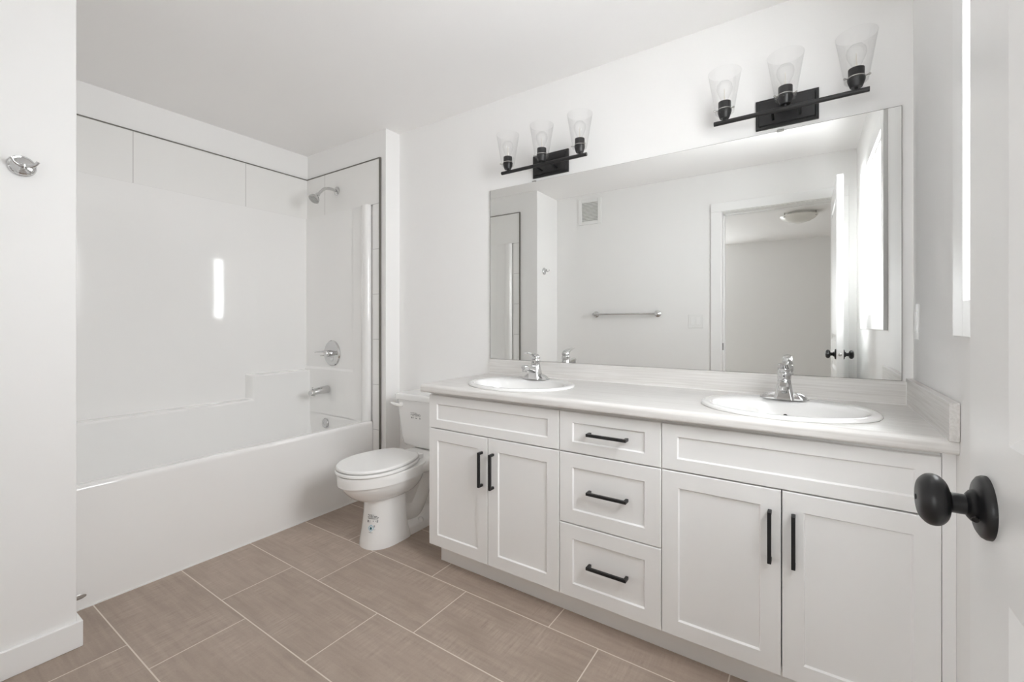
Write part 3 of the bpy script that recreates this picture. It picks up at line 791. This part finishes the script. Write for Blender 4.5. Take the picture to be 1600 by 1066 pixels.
# countertop
ZK = 0.865
SINKS = [(-1.118, 1.745), (-0.066, 1.745)]
ct = thing('countertop', 'long pale streaked laminate countertop with low backsplash over the vanity', 'countertop', (-0.6, 1.8, 0.827))
bm = bmesh.new()
yf = 1.506; zb = 0.827; r = 0.014
prof = [(YV - 0.001, zb), (yf + 0.006, zb)]
for k in range(6):
    a = -PI / 2 - PI / 2 * k / 5
    prof.append((yf + 0.008 + 0.008 * math.cos(a), zb + 0.008 + 0.008 * math.sin(a)))
for k in range(9):
    a = PI - PI / 2 * k / 8
    prof.append((yf + 0.016 + 0.016 * math.cos(a), ZK - 0.016 + 0.016 * math.sin(a)))
prof.append((YV - 0.001, ZK))
prism_x(bm, prof, -1.530, XR - 0.0005)
bmesh.ops.remove_doubles(bm, verts=bm.verts, dist=1e-5)
slab_o = obj('worktop', bm, M['laminate'], ct, smooth=True, sharp=40)
for sxc, syc in SINKS:   # cut the sink openings
    cb = bmesh.new()
    loft(cb, [[Vector((sxc + 0.235 * math.cos(2 * PI * k / 64), syc + 0.195 * math.sin(2 * PI * k / 64), z)) for k in range(64)] for z in (0.80, 0.90)])
    bmesh.ops.recalc_face_normals(cb, faces=cb.faces)
    cme = bpy.data.meshes.new('cut'); cb.to_mesh(cme); cb.free()
    co = bpy.data.objects.new('cut', cme); COL.objects.link(co)
    md = slab_o.modifiers.new('cut', 'BOOLEAN'); md.operation = 'DIFFERENCE'; md.object = co; md.solver = 'EXACT'
    bpy.context.view_layer.update()
    dg = bpy.context.evaluated_depsgraph_get()
    nm = bpy.data.meshes.new_from_object(slab_o.evaluated_get(dg))
    slab_o.modifiers.clear(); slab_o.data = nm
    bpy.data.objects.remove(co)
def splash_prof(y0, y1, z0, z1):
    return [(y0, z0), (y1, z0), (y1, z1), (y0 + 0.003, z1), (y0, z1 - 0.003)]
obj('backsplash', prism_x(bmesh.new(), splash_prof(YV - 0.020, YV - 0.001, ZK, 0.947), -1.532, XR - 0.021), M['laminate'], ct)
bm = bmesh.new()
prism_y(bm, [(XR - 0.0205, ZK - 0.004), (XR - 0.001, ZK - 0.004), (XR - 0.001, 0.957), (XR - 0.0205, 0.957)], 1.500, YV - 0.001)
obj('side_splash', bm, M['laminate_side'], ct, bevel=0.001)
obj('caulk_line', B((-1.532, XR - 0.021, YV - 0.0215, YV - 0.020, ZK, ZK + 0.0015), (XR - 0.0222, XR - 0.0205, 1.520, YV - 0.020, ZK, ZK + 0.0015), (XR - 0.0225, XR - 0.0205, YV - 0.0225, YV - 0.0205, ZK, 0.945)), M['seam'], ct)

# sinks
def sink(name, label, cx, cy):
    t = thing(name, label, 'sink', (cx, cy, ZK))
    bm = bmesh.new()
    def el(a, b, z, dy=0):
        return [Vector((cx + a * math.cos(2 * PI * k / 96), cy + dy + b * math.sin(2 * PI * k / 96), z)) for k in range(96)]
    Z = ZK
    rings = [el(0.257, 0.217, Z + 0.0002), el(0.2585, 0.2185, Z + 0.003), el(0.2565, 0.2165, Z + 0.008), el(0.251, 0.211, Z + 0.0115), el(0.243, 0.203, Z + 0.0125), el(0.232, 0.185, Z + 0.0115, -0.008), el(0.224, 0.168, Z + 0.010, -0.016),
             el(0.218, 0.160, Z + 0.005, -0.020), el(0.212, 0.154, Z - 0.006, -0.022), el(0.205, 0.147, Z - 0.03, -0.022), el(0.190, 0.134, Z - 0.07, -0.020), el(0.160, 0.110, Z - 0.11, -0.015),
             el(0.110, 0.075, Z - 0.132, -0.008), el(0.055, 0.04, Z - 0.140), el(0.024, 0.024, Z - 0.142), el(0.022, 0.022, Z - 0.160),
             el(0.030, 0.030, Z - 0.160), el(0.06, 0.05, Z - 0.150), el(0.115, 0.082, Z - 0.142, -0.008), el(0.168, 0.118, Z - 0.118, -0.015), el(0.198, 0.142, Z - 0.075, -0.02), el(0.213, 0.155, Z - 0.03, -0.022), el(0.226, 0.168, Z - 0.003, -0.018), el(0.232, 0.19, Z + 0.0002, -0.004)]
    loft(bm, rings, False, False)
    # close between the last and first loops under the rim
    vs1 = [v for v in bm.verts]
    n = 96
    first = vs1[:n]; last = vs1[-n:]
    for k in range(n): bm.faces.new((first[k], last[k], last[(k + 1) % n], first[(k + 1) % n]))
    obj('basin', bm, M['porcelain'], t, smooth=True, sharp=70)
    obj('drain', lathe(bmesh.new(), [(0, -0.006), (0.018, -0.006), (0.0235, 0.0015), (0.021, 0.003), (0.014, 0.0015), (0, 0.002)], (cx, cy, Z - 0.1415), (0, 0, 1), 28), M['chrome'], t, smooth=True)
    obj('overflow_hole', lathe(bmesh.new(), [(0, 0), (0.007, 0), (0.007, 0.001), (0, 0.001)], (cx, cy + 0.116, Z - 0.045), (0, -1, 0.25), 18), M['dark'], t)
    return t
s1 = sink('sink', 'oval white drop-in sink nearer the toilet end of the counter', *SINKS[0])
s2 = dup(s1, (SINKS[1][0], SINKS[1][1], ZK), 'oval white drop-in sink at the window wall end of the counter')
for s_ in (s1, s2): s_['group'] = 'bathroom sinks'

# faucets
def faucet(label, cx, cy, z):
    t = thing('faucet', label, 'faucet', (cx, cy, z))
    C_ = Vector((cx, cy, z))
    def P(a, b, c): return C_ + Vector((a, b, c))
    # base plate: stadium, domed wings
    def stad(w, d, zz, n=12):
        pts = []
        for s, a0 in ((1, -PI / 2), (-1, PI / 2)):
            for k in range(n + 1):
                a = a0 + PI * k / n
                pts.append(P(s * (w - d) + d * math.cos(a), d * math.sin(a), zz))
        return pts
    bm = bmesh.new()
    loft(bm, [stad(0.078, 0.027, 0), stad(0.079, 0.028, 0.003), stad(0.077, 0.026, 0.006)])
    loft(bm, [stad(0.073, 0.0235, 0.006), stad(0.070, 0.0225, 0.010), stad(0.062, 0.020, 0.017), stad(0.05, 0.017, 0.023), stad(0.035, 0.013, 0.027)])
    obj('base_plate', bm, M['chrome'], t, smooth=True, sharp=50)
    # tapering body
    def rr_(w, y0, y1, zz, r):
        return [Vector((p.x, p.y, p.z)) + C_ for p in rrect(-w, w, y0, y1, zz, r, 6)]
    bm = bmesh.new()
    loft(bm, [rr_(0.032, -0.034, 0.026, 0.002, 0.010), rr_(0.029, -0.030, 0.025, 0.02, 0.011), rr_(0.025, -0.026, 0.023, 0.045, 0.012), rr_(0.0215, -0.023, 0.0215, 0.066, 0.016), rr_(0.0205, -0.0205, 0.0205, 0.074, 0.0200)])
    lathe(bm, [(0.0215, 0.0), (0.0225, 0.004), (0.0225, 0.022), (0.020, 0.026), (0.018, 0.028), (0, 0.028)], P(0, 0, 0.072), (0, 0, 1), 32)
    obj('body', bm, M['chrome'], t, smooth=True, sharp=45)
    # spout
    bm = bmesh.new()
    def sr(y, zc, w, h):
        return [P(w * math.copysign(abs(math.cos(a)) ** .8, math.cos(a)), y, zc + h * math.copysign(abs(math.sin(a)) ** .8, math.sin(a))) for a in [2 * PI * k / 28 for k in range(28)]]
    loft(bm, [sr(0.005, 0.045, 0.020, 0.026), sr(-0.025, 0.050, 0.018, 0.021), sr(-0.055, 0.058, 0.016, 0.0155), sr(-0.085, 0.064, 0.0145, 0.0125), sr(-0.108, 0.067, 0.0135, 0.011), sr(-0.118, 0.067, 0.010, 0.008)])
    spo = obj('spout', bm, M['chrome'], t, smooth=True, sharp=50)
    obj('aerator', lathe(bmesh.new(), [(0, 0), (0.0115, 0), (0.0125, 0.003), (0.0125, 0.017), (0.010, 0.019), (0.010, 0.0175), (0, 0.0175)], P(0, -0.101, 0.062), (0, -0.12, -1), 28), M['chrome'], spo, smooth=True)
    # lever handle
    bm = bmesh.new()
    lathe(bm, [(0.019, 0), (0.0215, 0.003), (0.0205, 0.012), (0.014, 0.022), (0, 0.026)], P(0, 0.002, 0.101), (0, -0.12, 1), 32)
    def hr(y, zc, w, h, tilt):
        o = []
        for a in [2 * PI * k / 24 for k in range(24)]:
            u = h * math.sin(a)
            o.append(P(w * math.copysign(abs(math.cos(a)) ** .7, math.cos(a)), y + u * math.sin(tilt), zc + u * math.cos(tilt)))
        return o
    loft(bm, [hr(0.015, 0.105, 0.0175, 0.011, 0.2), hr(-0.006, 0.117, 0.0185, 0.011, 0.35), hr(-0.030, 0.125, 0.0185, 0.0080, 0.4), hr(-0.055, 0.1305, 0.0175, 0.0052, 0.35), hr(-0.078, 0.134, 0.0155, 0.0040, 0.2), hr(-0.092, 0.135, 0.011, 0.0030, 0.1)])
    lv = obj('lever', bm, M['chrome'], t, smooth=True, sharp=55)
    obj('temperature_dot', lathe(bmesh.new(), [(0, 0), (0.0028, 0), (0.0028, 0.001), (0, 0.001)], P(0, -0.0222, 0.086), (0, -1, 0), 12), M['dark'], t)
    return t
FY = 1.905
f1 = faucet('chrome single-lever faucet on the sink nearer the toilet', SINKS[0][0] - 0.013, FY, ZK + 0.0095)
f2 = dup(f1, (SINKS[1][0] - 0.005, FY, ZK + 0.0095), 'chrome single-lever faucet on the sink at the window wall')
for s_ in (f1, f2): s_['group'] = 'sink faucets'

# mirror
mr_ = thing('vanity_mirror', 'wide frameless wall mirror above the vanity backsplash', 'mirror', (-0.63, YV, 0.948))
mx0, mx1, mz0, mz1 = -1.535, 0.278, 0.9485, 1.925
# hung very slightly proud at its left end
obj('mirror_glass', loft(bmesh.new(), [[Vector((mx0, YV - 0.0005, z)), Vector((mx1, YV - 0.0005, z)), Vector((mx1, YV - 0.0055, z)), Vector((mx0, YV - 0.0091, z))] for z in (mz0, mz1)]), M['mirror'], mr_)
obj('polished_edge', B((mx0 - 0.0012, mx0, YV - 0.0091, YV - 0.0005, mz0, mz1), (mx1, mx1 + 0.0012, YV - 0.0055, YV - 0.0005, mz0, mz1),
                       (mx0 - 0.0012, mx1 + 0.0012, YV - 0.0055, YV - 0.0005, mz1, mz1 + 0.0014), (mx0 - 0.0012, mx1 + 0.0012, YV - 0.0055, YV - 0.0005, mz0 - 0.0014, mz0)), M['edge'], mr_)
for cxm in (-1.24, -0.09):
    obj('mirror_clip', B((cxm - 0.012, cxm + 0.012, YV - 0.0085, YV - 0.0005, mz1 - 0.004, mz1 + 0.006)), M['nickel'], mr_, bevel=0.001)

# ------------------------------------------------------------------ vanity light bars
def light_bar(label, cx):
    t = thing('vanity_light', label, 'light fixture', (cx, YV, 2.0))
    yb = 1.98; zbar = 1.972
    obj('backplate', loft(bmesh.new(), [[Vector((cx + sx * w, y, 2.002 + sz * h)) for sx, sz in ((-1, -1), (1, -1), (1, 1), (-1, 1))] for y, w, h in ((YV - 0.0005, 0.107, 0.060), (YV - 0.010, 0.107, 0.060), (YV - 0.012, 0.105, 0.058), (YV - 0.012, 0.097, 0.050), (YV - 0.020, 0.094, 0.047))]), M['black'], t, bevel=0.001)
    for s in (-1, 1):
        obj('support_post', lathe(bmesh.new(), [(0, 0), (0.0055, 0), (0.0055, 0.090), (0, 0.090)], (cx + s * 0.045, YV - 0.012, zbar), (0, -1, 0), 16), M['black'], t, smooth=True)
    obj('bar', lathe(bmesh.new(), [(0, 0), (0.0085, 0), (0.009, 0.001), (0.009, 0.501), (0.0085, 0.502), (0, 0.502)], (cx - 0.251, yb, zbar), (1, 0, 0), 24), M['black'], t, smooth=True)
    for dx in (-0.211, 0, 0.214):
        x = cx + dx
        z0 = zbar + 0.007
        obj('socket', lathe(bmesh.new(), [(0, 0), (0.006, 0), (0.006, 0.008), (0.017, 0.008), (0.019, 0.011), (0.0255, 0.030), (0.0265, 0.036), (0.0265, 0.041), (0.0245, 0.042), (0.0240, 0.045), (0.0240, 0.074), (0.021, 0.075), (0.0, 0.072)], (x, yb, z0), (0, 0, 1), 36), M['black'], t, smooth=True, sharp=40)
        obj('retaining_ring', lathe(bmesh.new(), [(0.0247, 0.0425), (0.0258, 0.0425), (0.0258, 0.0455), (0.0247, 0.0455)], (x, yb, z0), (0, 0, 1), 36, cap=False), M['nickel'], t, smooth=True)
        # clear tapered shade, open at the top, with real wall thickness
        zs0 = z0 + 0.026
        p = [(0.026, 0.0), (0.032, 0.0), (0.0355, 0.004), (0.0615, 0.166), (0.0622, 0.1678), (0.0602, 0.1678), (0.0335, 0.005), (0.031, 0.002), (0.026, 0.002)]
        obj('lamp_shade', lathe(bmesh.new(), p + [p[0]], (x, yb, zs0), (0, 0, 1), 56, cap=False), M['glass'], t, smooth=True, sharp=50)
        for a in (-0.5, 1.6, 3.7):
            d = Vector((math.cos(a), math.sin(a), 0))
            obj('thumb_screw', lathe(bmesh.new(), [(0, 0), (0.0018, 0), (0.0018, 0.012), (0.0035, 0.0125), (0.0035, 0.018), (0, 0.018)], Vector((x, yb, z0 + 0.038)) + d * 0.0255, d, 12), M['nickel'], t, smooth=True)
        bl = obj('light_bulb', lathe(bmesh.new(), [(0.0125, 0.0), (0.0135, 0.012), (0.019, 0.028), (0.027, 0.045), (0.0300, 0.060), (0.0275, 0.075), (0.019, 0.086), (0.008, 0.0905), (0, 0.091)], (x, yb, z0 + 0.070), (0, 0, 1), 32, cap=False), M['glass'], t, smooth=True, sharp=70)
        obj('filament_stem', lathe(bmesh.new(), [(0.0045, 0), (0.0035, 0.02), (0.0016, 0.03), (0.0014, 0.058), (0, 0.06)], (x, yb, z0 + 0.070), (0, 0, 1), 12), M['filament'], bl, smooth=True)
    return t
l1 = light_bar('black three-shade vanity light over the toilet end of the mirror', -1.139)
l2 = dup(l1, (-0.070, YV, 2.0), 'black three-shade vanity light over the window end of the mirror')
for s_ in (l1, l2): s_['group'] = 'vanity lights above the mirror'

# ------------------------------------------------------------------ wall fittings
hk = thing('robe_hook', 'round chrome double robe hook on the wall at the foot of the tub', 'hook', (XW, 0.316, 1.672))
hy, hz = 0.316, 1.672
obj('rosette', lathe(bmesh.new(), [(0, 0), (0.0345, 0), (0.0345, 0.004), (0.031, 0.007), (0.028, 0.0065), (0.024, 0.010), (0.018, 0.0105), (0.015, 0.014), (0, 0.016)], (XW, hy, hz), (1, 0, 0), 48), M['chrome'], hk, smooth=True, sharp=50)
obj('post', lathe(bmesh.new(), [(0, 0.012), (0.008, 0.012), (0.0065, 0.022), (0.0075, 0.034), (0, 0.036)], (XW, hy, hz), (1, 0, 0), 24), M['chrome'], hk, smooth=True)
for s in (-1, 1):
    obj('prong', tube(bmesh.new(), [(XW + 0.028, hy, hz), (XW + 0.034, hy + s * 0.012, hz - 0.004), (XW + 0.040, hy + s * 0.024, hz + 0.002), (XW + 0.044, hy + s * 0.031, hz + 0.014)], [0.005, 0.005, 0.0045, 0.005], 12), M['chrome'], hk, smooth=True)

tb = thing('towel_bar', 'chrome towel bar on the wall seen in the mirror', 'towel bar', (-1.43, YR, 1.243))
for x in (-1.730, -1.130):
    obj('mount', lathe(bmesh.new(), [(0, 0), (0.030, 0), (0.030, 0.004), (0.026, 0.008), (0.012, 0.012), (0.010, 0.040), (0.015, 0.046), (0.016, 0.058), (0.010, 0.066), (0, 0.067)], (x, YR, 1.243), (0, 1, 0), 36), M['chrome'], tb, smooth=True)
obj('rail', lathe(bmesh.new(), [(0, 0), (0.008, 0), (0.008, 0.60), (0, 0.60)], (-1.730, YR + 0.052, 1.243), (1, 0, 0), 20), M['chrome'], tb, smooth=True)

vt = thing('exhaust_vent', 'square white louvred exhaust vent cover high on the wall seen in the mirror', 'vent', (-1.79, YR, 2.27))
vx0, vx1, vz0, vz1 = -1.915, -1.675, 2.140, 2.395
obj('frame', B((vx0, vx0 + 0.035, YR, YR + 0.012, vz0, vz1), (vx1 - 0.035, vx1, YR, YR + 0.012, vz0, vz1), (vx0 + 0.035, vx1 - 0.035, YR, YR + 0.012, vz0, vz0 + 0.03), (vx0 + 0.035, vx1 - 0.035, YR, YR + 0.012, vz1 - 0.03, vz1)), M['plastic'], vt, bevel=0.003)
obj('backing', B((vx0 + 0.03, vx1 - 0.03, YR, YR + 0.002, vz0 + 0.03, vz1 - 0.03)), M['grille'], vt)
bm = bmesh.new()
nsl = 14
for k in range(nsl):
    z = vz0 + 0.034 + k * (vz1 - vz0 - 0.068) / (nsl - 1)
    box(bm, vx0 + 0.034, vx1 - 0.034, YR + 0.003, YR + 0.010, z - 0.0032, z + 0.0032)
obj('louvres', bm, M['plastic'], vt)

def switch(name, label, cat, loc, n, ax):
    """ax 'y': plate on a wall facing +y; 'x': on the window wall facing -x"""
    t = thing(name, label, cat, loc)
    def bx(u0, u1, d0, d1, z0, z1):
        X, Y, Z = loc
        if ax == 'y': return (X + u0, X + u1, Y + d0, Y + d1, Z + z0, Z + z1)
        return (X - d1, X - d0, Y + u0, Y + u1, Z + z0, Z + z1)
    w = 0.036 + (n - 1) * 0.0235
    obj('cover_plate', B(bx(-w, w, 0, 0.005, -0.06, 0.06)), M['plastic'], t, bevel=0.002)
    for k in range(n):
        c = (k - (n - 1) / 2) * 0.047
        r = obj('rocker', B(bx(c - 0.0165, c + 0.0165, 0.004, 0.0075, -0.033, 0.033)), M['trim'], t, bevel=0.0012)
    return t
switch('light_switch', 'white double rocker switch by the doorway seen in the mirror', 'light switch', (-0.803, YR, 1.174), 2, 'y')
switch('wall_outlet', 'white outlet plate on the window wall beside the mirror', 'outlet', (XR, 2.012, 1.157), 1, 'x')
switch('wall_outlet', 'small white outlet low on the far bedroom wall seen in the mirror', 'outlet', (-1.05, -3.8, 0.36), 1, 'y')

# flush dome light in the next room
dl = thing('ceiling_light', 'flush opal glass dome light seen in the mirror through the doorway', 'light fixture', (-0.07, -2.0, ZC))
obj('canopy', lathe(bmesh.new(), [(0, 0), (0.13, 0), (0.13, 0.012), (0.11, 0.02), (0, 0.02)], (-0.07, -2.0, ZC), (0, 0, -1), 40), M['plastic'], dl, smooth=True)
obj('glass_bowl', lathe(bmesh.new(), [(0.188, 0.030), (0.190, 0.034), (0.165, 0.062), (0.12, 0.090), (0.06, 0.108), (0, 0.113)], (-0.07, -2.0, ZC), (0, 0, -1), 48), M['opal'], dl, smooth=True)
for k in range(3):
    a = 0.35 + k * 2 * PI / 3
    obj('clip', lathe(bmesh.new(), [(0, 0), (0.005, 0), (0.005, 0.045), (0.009, 0.046), (0.009, 0.052), (0, 0.053)], (-0.07 + 0.178 * math.cos(a), -2.0 + 0.178 * math.sin(a), ZC), (0, 0, -1), 14), M['nickel'], dl, smooth=True)
